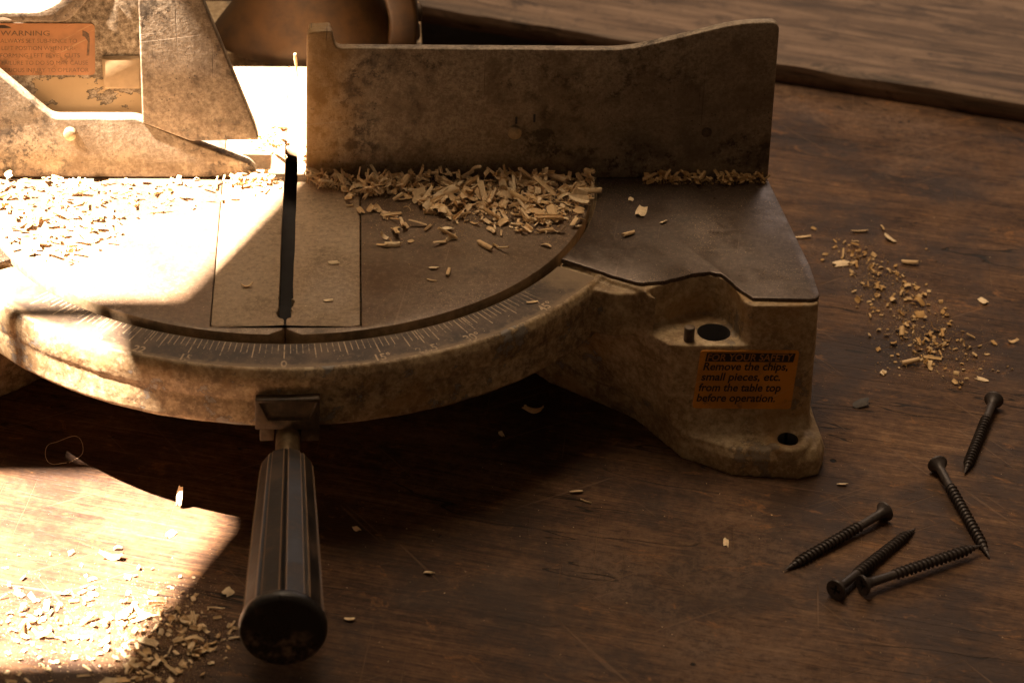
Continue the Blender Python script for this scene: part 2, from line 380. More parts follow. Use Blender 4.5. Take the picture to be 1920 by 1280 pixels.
def arc(r, a0, a1, n): return [(r * math.sin(math.radians(a0 + (a1 - a0) * i / n)), -r * math.cos(math.radians(a0 + (a1 - a0) * i / n))) for i in range(n + 1)]
def ragged(pts, amp, step, seed=0):
    """resample an open outline and roughen it a little"""
    out = []; rnd = random.Random(seed)
    for (x0, y0), (x1, y1) in zip(pts, pts[1:]):
        L = math.hypot(x1 - x0, y1 - y0); n = max(1, int(L / step))
        for i in range(n):
            t = i / n; out.append((x0 + (x1 - x0) * t + rnd.uniform(-amp, amp), y0 + (y1 - y0) * t + rnd.uniform(-amp, amp)))
    out.append(pts[-1]); return out

# ------------------------------------------------------------------ bench and back plank (setting)
mb = MB(); mb.zprism([(-1200, -900), (1400, -900), (1400, 420), (430, 420), (256, 251.5), (170, 268), (60, 293), (-1200, 566)], -H - 26, -H)
tag(link('workbench_top', mb.mesh('workbench_top'), M['bench'], bevel=1.2), kind='structure')
mb = MB(); mb.box(-1200, 1400, 100, 1200, -H - 150, -H - 130)
tag(link('workbench_shelf', mb.mesh('workbench_shelf'), M['bench']), kind='structure')
# thick board lying on the bench behind the saw, its near edge worn, far-left end lifted
pa, pb = Vector((560, 131)), Vector((-240, 429)); dr = (pb - pa).normalized(); nr = Vector((-dr.y, dr.x)); nr = nr if nr.y > 0 else -nr
rnd = random.Random(3); front = []
for i in range(121):
    t = i / 120; p = pa.lerp(pb, t); w = mnoise.noise(Vector((t * 40, 0, 0))) * 1.4 + mnoise.noise(Vector((t * 11, 3, 0))) * 2.0
    front.append((p, w, mnoise.noise(Vector((t * 28, 9, 0))) * .9))
loops = []
for p, w, q in front:
    t = (p - pa).length / 854; lift = .3 + 4 * max(0, t - .30) ** 1.1
    P = lambda d, z: (p.x + nr.x * d, p.y + nr.y * d, -H + lift + z)
    loops.append([P(w * .6 + 1.5, 0), P(w + .2, 2.5), P(w * 1.3, 7), P(w + .6, 10.2 + q), P(w + 2.8, 11.6 + q * .5), P(14, 12), P(520, 12), P(520, 0)])
mb = MB(); mb.loft(loops)
tag(link('back_board', mb.mesh('back_board'), M['plank'], smooth=35),
    'thick weathered grey brown board lying across the bench behind the saw', 'board')

# ------------------------------------------------------------------ shutter panel added unseen, its opening cut to shape the sun patch (above left)
ZS = 700.0
def sh(x, y, z=0.0):
    """point on the shutter plane on the line from the lamp to saw point x, y, z"""
    p = Vector((x, y, z)); t = (ZS - p.z) / (LAMP.z - p.z); q = p.lerp(LAMP, t); return (q.x, q.y)
def edge(y): return -43.0 + (y + 100) * 0.4436        # straight right edge of the light patch at z = 0
mb = MB()
def quad(*p): mb.zprism([sh(*q) for q in p], ZS, ZS + 3)
YT, Y1, Y2, Y3, YB, XL, XO, XR = 114, -102, -115, -152, -236, -236, -420, 420
quad((edge(Y1), Y1), (XR, Y1), (XR, YT), (edge(YT), YT))
quad((edge(Y2) - 19, Y2), (XR, Y2), (XR, Y1), (edge(Y1), Y1))
quad((edge(Y3), Y3), (XR, Y3), (XR, Y2), (edge(Y2) - 19, Y2))
quad((edge(YB), YB), (XR, YB), (XR, Y3), (edge(Y3), Y3))
quad((XO, YB), (XL, YB), (XL, YT), (XO, YT))
quad((XL, Y1), (-127, Y1), (-127, -72), (XL, -40))
quad((XO, YT), (XR, YT), (XR, YT + 190), (XO, YT + 190))
quad((XO, YB - 150), (XR, YB - 150), (XR, YB), (XO, YB))
quad((XL, Y2), (edge(Y2) - 19, Y2), (edge(Y1), Y1), (XL, Y1))
tag(link('sun_gobo', mb.mesh('sun_gobo'), M['gobo']), 'weathered shutter panel added out of view to shape the sun patch', 'gobo')

# ------------------------------------------------------------------ the saw
saw = empty('miter_saw', 'old beige compound miter saw on the wooden bench, dusty round table and black handle', 'miter saw')

# --- cast base: ring + two wings, grown together
def wing_levels(sx):
    lv = {
        -1.6: [(100, 58), (106, -30), (112, -67), (133, -86), (141, -90.5), (158, -105.6), (168, -106), (211, -105.6), (214.6, -104.6), (216, -101), (216, -75), (208, -2), (202, 58)],
        -26:  [(100, 58), (104, -32), (112, -60), (134, -83), (141, -89.5), (156, -105.2), (168, -106), (211, -106), (215, -104.8), (216.5, -101), (216.5, -75), (208.5, -2), (202, 58)],
        -56:  [(100, 58), (104, -36), (112, -54), (137, -77), (143.5, -84), (158, -104.8), (171, -106.5), (211.5, -106), (215.4, -104.8), (217, -101), (217, -75), (209, -2), (202, 58)],
        -60:  [(100, 58), (104, -37), (112, -53), (138, -76), (144, -83), (160, -105.6), (176, -108.6), (212, -108.6), (216.4, -107), (218, -102), (218, -76), (209, -2), (202, 58)],
        -62:  [(100, 58), (104, -38), (112, -52), (139, -75), (145, -82), (162, -107.5), (183, -119.5), (209, -122.6), (217.5, -120), (220.8, -111), (219, -77), (209, -2), (202, 58)],
        -66:  [(100, 58), (104, -38), (112, -51), (139, -75), (146, -81), (163, -108), (183, -121.5), (210, -124.6), (219, -121.5), (222.4, -112), (220, -77), (210, -2), (202, 58)],
        -H:   [(100, 58), (104, -39), (112, -50), (140, -73), (147, -79.5), (163, -108), (183, -121.5), (210, -124.6), (219, -121.5), (222.4, -112), (220, -77), (210, -2), (202, 58)]}
    return [[(sx * x, y, z) for x, y in lv[z]] for z in sorted(lv)]
def make_wing(sx):
    mb = MB(); mb.loft(wing_levels(sx)); o = link('wing', mb.mesh('wing'), None)
    c = MB(); pts = [(146, -94), (150, -90.2), (156, -87.4), (161, -84.6), (165, -82.6), (169, -81.4), (173, -81.2), (176.5, -82.3), (179.3, -84.8), (181.3, -88.2), (182.8, -92.5), (183.8, -97), (184.6, -101), (186.2, -104), (189, -106.5), (189, -125), (146, -125)]
    c.zprism([(sx * x, y) for x, y in (pts if sx > 0 else pts[::-1])], -20.5, 8); cut(o, c)
    return o
bm = bmesh.new()
for sx in (1, -1):
    w = make_wing(sx); bm.from_mesh(w.data); me = w.data; bpy.data.objects.remove(w); bpy.data.meshes.remove(me)
mb = MB()
prof = [(132.6, -26), (132.6, -3.2), (149.6, -3.2), (150.6, -2.0), (152.2, -2.6), (153.6, -5.5), (154.0, -9), (153.6, -13.5), (152.9, -15.6), (153.1, -18), (153.1, -27), (151, -29), (136, -29)]
mb.loft([[(r * math.sin(a), -r * math.cos(a), z) for r, z in prof] for a in (math.radians(-66 + 132 * i / 96) for i in range(97))])
for sx in (1, -1):                                   # gusset where the ring runs into the wing wall, boss ring round the tab hole
    pts = [(112, -75), (121, -88), (133, -93), (143, -93), (150, -96), (142, -84), (131, -81), (118, -70)]
    mb.zprism([(sx * x, y) for x, y in (pts if sx > 0 else pts[::-1])], -24, -3.4)
    ring = [(9.8, -64), (9.4, -60.4), (8.0, -59.3), (5.2, -59.8), (4.7, -64)]
    mb.loft([[(sx * 206.2 + r * math.cos(2 * PI * i / 40), -114.6 + r * math.sin(2 * PI * i / 40), z) for i in range(40)] for r, z in ring + [ring[0]]], False)
mb.cyl((0, 0, -30), (0, 0, 1), 134, 5, 64)
mb.box(-60, 60, 60, 190, -30, -2)
bm.from_mesh(mb.mesh('b')); me = bpy.data.meshes.new('base'); bm.to_mesh(me); bm.free()
base = link('base', me, None, saw)
r_ = base.modifiers.new('r', 'REMESH'); r_.mode = 'VOXEL'; r_.voxel_size = .0007
s_ = base.modifiers.new('s', 'SMOOTH'); s_.factor = .5; s_.iterations = 4
bake(base)
for sx in (1, -1):
    for q in ((174.8, -95.5, -80, 6.9, 90), (206.2, -114.6, -80, 4.3, 60)):
        c = MB(); c.cyl((sx * q[0], q[1], q[2]), (0, 0, 1), q[3], q[4], 40); cut(base, c, 'MANIFOLD')
c = MB(); c.cyl((0, 0, -22), (0, 0, 1), 132.5, 40, 200); cut(base, c, 'MANIFOLD')
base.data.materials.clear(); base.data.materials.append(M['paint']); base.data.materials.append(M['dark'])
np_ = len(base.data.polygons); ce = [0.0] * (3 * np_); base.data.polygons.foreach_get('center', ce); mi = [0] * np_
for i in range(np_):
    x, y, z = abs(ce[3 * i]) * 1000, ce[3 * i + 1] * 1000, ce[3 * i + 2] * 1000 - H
    if (math.hypot(x - 174.8, y + 95.5) < 7.05 and z < -23.5) or (math.hypot(x - 206.2, y + 114.6) < 4.4 and z < -64.0): mi[i] = 1  # inner faces of the holes coloured near-black for their shade
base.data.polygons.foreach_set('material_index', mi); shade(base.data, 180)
# roughen the casting a little
me = base.data; nv_ = len(me.vertices); co = [0.0] * (3 * nv_); no = [0.0] * (3 * nv_)
me.vertices.foreach_get('co', co); me.vertex_normals.foreach_get('vector', no)
for i in range(0, 3 * nv_, 3):
    p = Vector(co[i:i + 3]); n = mnoise.noise(p * 90) * .00022 + mnoise.noise(p * 330) * .00010
    for k in (0, 1, 2): co[i + k] += no[i + k] * n
me.vertices.foreach_set('co', co); me.update()

for sx in (1, -1):
    mb = MB(); mb.cyl((sx * 174.8, -95.5, -44), (0, 0, 1), 7.6, 2, 32); link('hole_shade_disc', mb.mesh('hole_shade_disc'), M['dark'], base)  # near-black discs added to stand for the shade down the holes
mb = MB(); mb.cyl((163.8, -101.6, -22), (0, 0, 1), 2.2, 8.0, 24); link('stop_pin', mb.mesh('stop_pin'), M['bracket'], base, 40, .4)
# machined side plates
out = ragged([(114.5, -71.2), (124, -77.5), (133, -84), (143.5, -90)], .15, 2, 1)[:-1] + ragged([(143.5, -90), (149, -89.2), (155, -88), (162, -84.6), (169, -81.6), (173.5, -81.2), (177.5, -82.6), (180.5, -87.5), (184, -95.5), (188.5, -102.2)], .35, 1.6, 2) + [(212.5, -103.2), (215, -102.2), (216.2, -99.5), (215.8, -77), (208.3, -1), (201, 60)]
def plate(sx):
    p = out + arc(134.6, 116, 58, 40)[:0]
    inner = arc(132.9, 150, 58.0, 48)
    inner = [q for q in inner if q[1] < 60]
    q = [(sx * x, y) for x, y in out + inner]
    mb = MB(); mb.zprism(q if sx > 0 else q[::-1], -2.2, 0)
    return link('side_plate', mb.mesh('side_plate'), M['plate'], base, 40, .45)
plate(1); plate(-1)
# scale plate and its marks
mb = MB(); mb.zprism(arc(150.3, -57, 57, 90) + arc(132.9, 57, -57, 90), -3.4, -2.5)
scale = link('scale_plate', mb.mesh('scale_plate'), M['scale'], base)
mb = MB()
for d in range(-46, 47):
    a = math.radians(d); r0, r1 = 133.3, (143.6 if d % 5 == 0 else 140.0)
    if abs(d) in (15, 30, 45, 0): r1 = 144.2
    if random.random() < .10 and d % 5: r1 -= random.uniform(1, 4)
    w = .16 if d % 5 else .22
    t = (math.cos(a), math.sin(a)); n = (math.sin(a), -math.cos(a))
    mb.add([(n[0] * r + t[0] * s, n[1] * r + t[1] * s, -2.46) for r, s in ((r0, -w), (r1, -w), (r1, w), (r0, w))], [(0, 1, 2, 3)])
for d in (-22.5, 22.5, -31.6, 31.6):
    a = math.radians(d); t = (math.cos(a), math.sin(a)); n = (math.sin(a), -math.cos(a)); w = .22
    mb.add([(n[0] * r + t[0] * s, n[1] * r + t[1] * s, -2.45) for r, s in ((133.3, -w), (143.4, -w), (143.4, w), (133.3, w))], [(0, 1, 2, 3)])
def text_mesh(txt, size, fn, bold=.0, shear=0.0, align='CENTER', fit=None):
    """lettering as a flat mesh; fn maps text x, y (mm) to saw coordinates"""
    cu = bpy.data.curves.new('t', 'FONT'); cu.body = txt; cu.size = size; cu.offset = bold * size; cu.shear = shear; cu.align_x = align; cu.resolution_u = 4
    o = bpy.data.objects.new('t', cu); COL.objects.link(o)
    me = bpy.data.meshes.new_from_object(o.evaluated_get(bpy.context.evaluated_depsgraph_get()))
    vs = [tuple(v.co) for v in me.vertices]; fs = [tuple(p.vertices) for p in me.polygons]
    bpy.data.objects.remove(o); bpy.data.curves.remove(cu); bpy.data.meshes.remove(me)
    if fit and vs:
        x0 = min(v[0] for v in vs); x1 = max(v[0] for v in vs); k = (fit[1] - fit[0]) / (x1 - x0); vs = [((v[0] - x0) * k + fit[0], v[1], 0) for v in vs]
    return [fn(v[0], v[1]) for v in vs], fs
for d, txt in ((0, '0'), (15, '15°'), (22.5, '22.5°'), (30, '30°'), (45, '45°'), (-15, '15'), (-22.5, '22'), (-30, '30')):
    a = math.radians(d); t = (math.cos(a), math.sin(a)); n = (math.sin(a), -math.cos(a))
    mb.add(*text_mesh(txt, 6.4, lambda x, y: (n[0] * (149.8 - y) + t[0] * x * .82, n[1] * (149.8 - y) + t[1] * x * .82, -2.44), .016))
link('scale_marks', mb.mesh('scale_marks'), M['marks'], scale)

# --- safety sticker on the right wing
SY = -106.55
Q = [onY(px, py, SY) for px, py in ((1297, 765), (1483, 767), (1500, 657), (1313, 657))]
def on_sticker(u, v, d=0.0):
    p = Q[0] * (1 - u) * (1 - v) + Q[1] * u * (1 - v) + Q[2] * u * v + Q[3] * (1 - u) * v
    return (p.x, p.y - d, p.z)
cn = []
for cx, cy, a0 in ((.965, .05, -90), (.965, .95, 0), (.035, .95, 90), (.035, .05, 180)):
    cn += [(cx + .03 * math.cos(math.radians(a0 + k * 30)), cy + .045 * math.sin(math.radians(a0 + k * 30))) for k in range(4)]
mb = MB(); mb.prism(cn, lambda u, v: on_sticker(u, v, -1.2), lambda u, v: on_sticker(u, v, .12))
st = link('warning_sticker', mb.mesh('warning_sticker'), M['sticker'], base)
st['label'] = 'orange safety sticker with black lettering'
mb = MB(); mb.add([on_sticker(u, v, .16) for u, v in ((.062, .815), (.948, .805), (.962, .955), (.072, .965))], [(0, 1, 2, 3)])
def sticker_text(mb, txt, u0, u1, v, size, d, bold, shear):
    mb.add(*text_mesh(txt, size, lambda x, y: on_sticker(x, v + y, d), bold, shear, 'LEFT', (u0, u1)))
sticker_text(mb, 'Remove the chips,', .055, .905, .670, .185, .16, .024, .10)
sticker_text(mb, 'small pieces, etc.', .050, .845, .492, .185, .16, .024, .10)
sticker_text(mb, 'from the table top', .040, .865, .308, .185, .16, .024, .10)
sticker_text(mb, 'before operation.', .035, .825, .128, .185, .16, .024, .10)
link('printed_text', mb.mesh('printed_text'), M['ink'], st)
mb = MB(); sticker_text(mb, 'FOR YOUR SAFETY', .080, .940, .830, .165, .20, .012, .10)
link('heading_text', mb.mesh('heading_text'), M['inkor'], st)

# --- turntable
def slotx(y, s): return (-3.0 if s < 0 else 2.5)
rim = arc(130, -150, -3.2, 110) + [(-6.4, -129.85), (-1.2, -126.2), (0, -123.9), (1.2, -126.2), (6.4, -129.85)] + arc(130, 3.2, 150, 110)
rim = [p for p in rim if True]
pts = rim + [(30.2, 112.6), (30.2, -123.4), (-29.6, -123.4), (-29.6, 112.6)]
# keep rim order CCW: arc runs from the left back round the front to the right back
mb = MB(); mb.zprism(pts, -7.5, 0)
tt = link('turntable', mb.mesh('turntable'), M['table'], saw, 40, .5)
tt.data.materials.append(M['edge'])              # dusty rim wall, coloured paler to make up for dim front light
for p in tt.data.polygons:
    if abs(p.normal.z) < .6 and math.hypot(p.center.x, p.center.y) > .1245: p.material_index = 1
rnd = random.Random(11)
def ins(pts): 
    mb = MB(); mb.zprism(pts, -4, -.15); return link('kerf_insert', mb.mesh('kerf_insert'), M['insert'], tt, 40, .35)
ys = [-114 + k * 1.3 for k in range(11)] + [-100 + k * 9 for k in range(23)]
right = [(30 - .45, -123.2 + 1), (30 - .45, 111), (-2.9, 111), (-2.9, 30), (-1.5, 29.5), (2.2, 27)] + [(2.6 + rnd.uniform(-.25, .35) * (2.6 if y < -100 else .6), y) for y in sorted(ys, reverse=True) if y < 25] + [(2.2, -116.4), (.75, -117.2), (.45, -118), (.4, -122.8), (6, -123.2), (27, -123.2)]
left = [(-29.2, 111), (-29.2, -121.6), (-28, -123.2), (-4, -123.2), (-.5, -122.8), (-.6, -118.4), (-.8, -117.6), (-2.5, -116.8)] + [(-3.0 + rnd.uniform(-.35, .25) * (2.6 if y < -100 else .6), y) for y in sorted(ys)] + [(-3.2, 111)]
ins(right); ins(left)
mb = MB(); mb.box(-26, 26, -118, 105, -24.4, -23.6); link('slot_shade_sheet', mb.mesh('slot_shade_sheet'), M['dark'], tt)  # black sheet under the slot; the shade is put into its colour

# --- fences
def rounded(pts, r, n=5):
    """round the corners of a 2-D outline; r is one radius per corner"""
    out = []; k = len(pts)
    for i in range(k):
        p, a, b = Vector(pts[i]), Vector(pts[i - 1]), Vector(pts[(i + 1) % k]); rr = r[i] if isinstance(r, (list, tuple)) else r
        if rr <= 0: out.append(tuple(p)); continue
        da, db = (a - p), (b - p); rr = min(rr, da.length * .45, db.length * .45); s, e = p + da.normalized() * rr, p + db.normalized() * rr
        for j in range(n + 1):
            t = j / n; q = s * (1 - t) ** 2 + p * 2 * t * (1 - t) + e * t * t; out.append(tuple(q))
    return out
fr = rounded([(6.4, .15), (208.4, .15), (207.6, 74.9), (190, 74.3), (143.5, 61.6), (19.6, 62.0), (18.0, 70.2), (7.6, 69.3)], [0, 0, 4.5, 8, 10, 3, 1.6, 3])
mb = MB(); mb.yprism(fr, 0, 4.6)
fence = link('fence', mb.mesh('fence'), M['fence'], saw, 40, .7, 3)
fence['label'] = 'tall mottled metal fence right of the slot'
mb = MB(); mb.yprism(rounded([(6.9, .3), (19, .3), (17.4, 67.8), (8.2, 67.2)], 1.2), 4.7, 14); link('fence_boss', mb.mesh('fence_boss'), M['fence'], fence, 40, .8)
p = onY(965, 247); mb = MB(); mb.lathe((p.x, -2.2, p.z), (0, 1, 0), [(0, 2.2), (.35, 2.9), (1.0, 3.1), (3, 3.1)], 24); link('bolt', mb.mesh('bolt'), M['bolt'], fence, 30)
p = onY(1325, 248); mb = MB(); mb.lathe((p.x, -.35, p.z), (0, 1, 0), [(0, 1.6), (.2, 2.3), (1.5, 2.4)], 20); link('plug', mb.mesh('plug'), M['bracket'], fence, 30)
mb = MB()
for px, py, hh in ((968, 226, 1.7), (1002, 222, 2.0)):
    p = onY(px, py); mb.yprism(rounded([(p.x - .45, p.z - hh), (p.x + .5, p.z - hh), (p.x + .45, p.z + hh), (p.x - .5, p.z + hh)], .4), -.08, .3)
link('pencil_mark', mb.mesh('pencil_mark'), M['blue'], fence)

fl = rounded([(-206, .15), (-16.5, .15), (-14.6, 2.8), (-17.5, 6.8), (-43.3, 17.6), (-61, 26.4), (-65.5, 28.6), (-101, 28.6), (-150, 77), (-206, 77)], [0, 0, 1.5, 2, 0, 4, 3, 3, 0, 0])
mb = MB(); mb.yprism(fl, 0, 6.5)
lf = link('fence', mb.mesh('fence'), M['fence'], saw, 40, .8, 3)
lf['label'] = 'low mottled metal fence left of the slot with a sloping end'
p = onY(132, 249); mb = MB(); mb.lathe((p.x, -3.2, p.z), (0, 1, 0), [(0, 1.7), (.4, 2.5), (1.2, 2.8), (4, 2.8)], 24); link('bolt', mb.mesh('bolt'), M['bolt'], lf, 30)
sl = rounded([(-62.9, 26.7), (-42.6, 17.95), (-13.4, 18.7), (-15.1, 25.6), (-49, 123), (-61.6, 123)], [.6, 1, 2, 2, 0, 0])
mb = MB(); mb.yprism(sl, -.4, 5)
sf = link('sliding_fence', mb.mesh('sliding_fence'), M['fence'], saw, 40, .8, 3)
# casting behind the left fence, its square boss, top flange and knob
mb = MB(); mb.yprism(rounded([(-206, 1), (-52, 1), (-56, 60), (-60, 92), (-82, 92), (-92, 71), (-206, 71)], [0, 0, 3, 0, 3, 6, 0]), 10, 24)
lc = link('fence_bracket', mb.mesh('fence_bracket'), M['cast'], saw, 40, 1.2, 3)
mb = MB(); mb.yprism([(-79.6, 38.2), (-63.2, 38.2), (-63.0, 53.6), (-79.6, 53.3)], 8.2, 11); link('square_boss', mb.mesh('square_boss'), M['tan'], lc, 40, 1.4, 3)
mb = MB(); mb.yprism(rounded([(-206, 69), (-93, 69.5), (-83.5, 80), (-78, 91), (-86, 91), (-97, 77.5), (-105, 74), (-206, 73)], [0, 3, 3, 2, 2, 4, 4, 0]), 8.6, 26)
link('top_flange', mb.mesh('top_flange'), M['fence'], lc, 40, 1.2, 3)
p = onY(14, 24, 26); mb = MB(); mb.lathe((p.x, 26, p.z), (0, -.381, -.925), [(2.5, 18.4), (.6, 18.4), (0, 17.6), (.2, 16.2), (6, 15.6), (6.2, .3)], 56)
link('clamp_cup', mb.mesh('clamp_cup'), M['bracket'], lc, 40)
# left sticker
S2 = [onY(px, py, 9.9) for px, py in ((-72, 142), (179, 141), (178, 44), (-72, 43))]
def on_s2(u, v, d=0.0):
    p = S2[0] * (1 - u) * (1 - v) + S2[1] * u * (1 - v) + S2[2] * u * v + S2[3] * (1 - u) * v
    return (p.x, p.y - d, p.z)
cn = []
for cx, cy, a0 in ((.97, .075, -90), (.97, .925, 0), (.03, .925, 90), (.03, .075, 180)):
    cn += [(cx + .028 * math.cos(math.radians(a0 + k * 30)), cy + .07 * math.sin(math.radians(a0 + k * 30))) for k in range(4)]
mb = MB(); mb.prism(cn, lambda u, v: on_s2(u, v, -.6), lambda u, v: on_s2(u, v, .2))
s2 = link('warning_sticker', mb.mesh('warning_sticker'), M['sticker2'], lc)
s2['label'] = 'faded orange warning sticker with worn lettering'
mb = MB()
for txt, u0, u1, v in (('ALWAYS SET SUB-FENCE TO', .29, .865, .625), ('LEFT POSITION WHEN PER-', .30, .850, .487), ('FORMING LEFT BEVEL CUTS', .29, .885, .347), ('FAILURE TO DO SO MAY CAUSE', .30, .945, .205), ('SERIOUS INJURY TO OPERATOR', .30, .950, .065)):
    mb.add(*text_mesh(txt, .115, lambda x, y, v=v: on_s2(x, v + y, .24), .0, 0, 'LEFT', (u0, u1)))
mb.add(*text_mesh('WARNING', .135, lambda x, y: on_s2(x, .765 + y, .24), .012, 0, 'LEFT', (.29, .66)))
mb.prism([(.935, .38), (.955, .38), (.962, .70), (.955, .80), (.93, .85), (.905, .87), (.905, .76), (.925, .74), (.945, .66)], lambda u, v: on_s2(u, v, .1), lambda u, v: on_s2(u, v, .24))
link('printed_text', mb.mesh('printed_text'), M['ink2'], s2)

# --- pivot housing at the back
mb = MB()
def ell(cx, cy, rx, ry, z, n=48): return [(cx + rx * math.cos(2 * PI * i / n), cy + ry * math.sin(2 * PI * i / n), z) for i in range(n)]
mb.loft([ell(7, 150, 47, 33, -3), ell(7, 150, 47, 33, 2), ell(7, 150, 45, 32, 5), ell(7, 151, 38.5, 31, 13), ell(7, 152, 33, 29, 24), ell(7, 153, 29, 27, 38), ell(7, 155, 26, 25, 60), ell(7, 156, 24, 24, 120)])
ph = link('pivot_housing', mb.mesh('pivot_housing'), M['drum'], saw, 40)
mb = MB(); loops = []
for t in [k / 14 for k in range(15)]:
    a = math.radians(62 - 78 * t); cx, cz = 4, 12
    ro, ri = 54, 40
    loops.append([(cx + ri * math.cos(a), 128, cz + ri * 1.0 * math.sin(a)), (cx + ro * math.cos(a), 128, cz + ro * math.sin(a)), (cx + ro * math.cos(a), 146, cz + ro * math.sin(a)), (cx + ri * math.cos(a), 146, cz + ri * math.sin(a))])
mb.loft(loops); fl_ = link('flange', mb.mesh('flange'), M['drum'], ph, 40, 2.2, 3)
for z, x in ((16, 57.5), (6, 56.5)):
    mb = MB(); mb.lathe((x, 137, z), (1, 0, 0), [(0, 4.5), (1.5, 4.3), (2.4, 3)], 24); link('bolt', mb.mesh('bolt'), M['drum'], fl_, 30)

# --- locking handle
def yq(pts, y): return [(onY(px, py, y).x, onY(px, py, y).z) for px, py in pts]
hd = MB(); hd.yprism(rounded(yq([(478, 806), (598, 806), (600, 747), (478, 750)], -157), .8), -157, -150)
hn = link('lock_handle', hd.mesh('lock_handle'), M['bracket'], saw, 40, .6)
hn['label'] = 'black handle on a steel rod below the front rim'
q0, q1 = yq([(500, 791), (582, 790), (599, 752), (482, 754)], -157), yq([(504, 787), (579, 786), (592, 757), (488, 758)], -157)
c = MB(); c.loft([[(x, -158.2, z) for x, z in q0], [(x, -155.9, z) for x, z in q1]]); cut(hn, c)
mb = MB()
for x0, x1 in ((487, 514), (564, 599)): mb.yprism(rounded(yq([(x0, 826), (x1, 825), (x1, 803), (x0, 803)], -156), .6), -156.4, -150)
link('bracket_lip', mb.mesh('bracket_lip'), M['bracket'], hn, 40, .4)
mb = MB(); mb.cyl((1.3, -150, -30.6), (.004, -1, -.02), 4.8, 34, 28); link('rod', mb.mesh('rod'), M['shaft'], hn, 40)
ax0, ax1 = Vector((1.3, -176, -32.0)), Vector((2.0, -276, -33))
NF, SUB = 10, 8
def grip_ring(t, r, groove=1.0):
    c_ = ax0.lerp(ax1, t); L = []
    for i in range(NF * SUB):
        a = 2 * PI * i / (NF * SUB) + PI / 2
        k = (i % SUB) / SUB                     # a groove centred on every facet boundary, flat facets between
        fa = (i / SUB - round(i / SUB)) * 2 * PI / NF
        mid = (math.floor(i / SUB) + .5) * 2 * PI / NF + PI / 2
        rr = r * math.cos(PI / NF) / math.cos(a - mid)
        if k == 0: rr -= 1.5 * groove * r / 13
        L.append((c_.x + rr * math.cos(a), c_.y, c_.z + rr * math.sin(a)))
    return L
mb = MB(); mb.loft([grip_ring(-.005, 8.4, .2), grip_ring(.0, 9.8), grip_ring(.02, 10.5)] + [grip_ring(t, 10.5 + 4.9 * t ** .9) for t in (.1, .25, .4, .55, .7, .85, .955)])
gm = mb.mesh('grip'); wa = gm.attributes.new('wear', 'FLOAT', 'POINT')
for i in range(len(gm.vertices)):
    k = (i % (NF * SUB)) % SUB; wa.data[i].value = 0.0 if k == 0 else (1.0 if k in (1, SUB - 1) else .35)
link('grip', gm, M['grip'], hn, 25)
axd = (ax1 - ax0).normalized(); e0 = ax0.lerp(ax1, .955)
mb = MB(); mb.lathe(e0, axd, [(0, 14.6), (.3, 15.3), (1.6, 15.7), (3.6, 15.6), (4.6, 15.0), (5.1, 14.0), (5.0, 12.9), (5.3, 7), (5.4, .4)], 64); link('end_cap', mb.mesh('end_cap'), M['cap'], hn, 50)

# ------------------------------------------------------------------ screws
def screw_meshes(L=51.0):
    hm = MB(); hm.lathe((0, 0, 0), (1, 0, 0), [(0, 4.0), (.35, 4.25), (.8, 4.15), (1.6, 3.2), (2.6, 2.35), (4.2, 1.85)], 32)
    c = MB()
    for k in (0, 1):
        w = [(-.1, -.55, -2.3), (-.1, .55, -2.3), (-.1, .55, 2.3), (-.1, -.55, 2.3)]; w2 = [(1.9, -.3, -.7), (1.9, .3, -.7), (1.9, .3, .7), (1.9, -.3, .7)]
        if k: w, w2 = [[(x, z, -y) for x, y, z in q] for q in (w, w2)]
        c.loft([w, w2])
    tmp = bpy.data.objects.new('s', hm.mesh('screw_head', local=True)); COL.objects.link(tmp)
    for q in (c,):
        cu = bpy.data.objects.new('c', q.mesh('c', local=True)); COL.objects.link(cu)
        md = tmp.modifiers.new('b', 'BOOLEAN'); md.operation = 'DIFFERENCE'; md.object = cu; md.solver = 'EXACT'; md.use_self = True
        bake(tmp); bpy.data.objects.remove(cu)
    head = tmp.data; bpy.data.objects.remove(tmp); shade(head, 35); head.materials.append(M['screw'])
    sm = MB(); sm.lathe((3.8, 0, 0), (1, 0, 0), [(0, 1.85), (6, 1.75), (10, 1.68), (L - 12, 1.62), (L - 6.5, .75), (L - 4.2, .12)], 20)
    # helical thread as a swept ridge
    pitch = 1.8; n = int((L - 14) / pitch * 18); loops = []
    for i in range(n + 1):
        a = i * 2 * PI / 18; x = 12 + pitch * i / 18; rem = L - x
        rr = 1.62 if rem > 8 else max(.12, 1.62 * rem / 8); hh = .78 if rem > 7 else .78 * max(.15, rem / 7)
        hh *= min(1, i / 20)
        cy, cz = math.cos(a), math.sin(a); p = lambda dx, r: (x + dx, cy * r, cz * r)
        loops.append([p(-.55, rr - .12), p(-.07, rr + hh), p(.07, rr + hh), p(.45, rr - .12)])
    sm.loft(loops)
    shank = sm.mesh('threaded_shank', local=True); shade(shank, 35); shank.materials.append(M['screw'])
    return head, shank
SHEAD, SSHANK = screw_meshes()
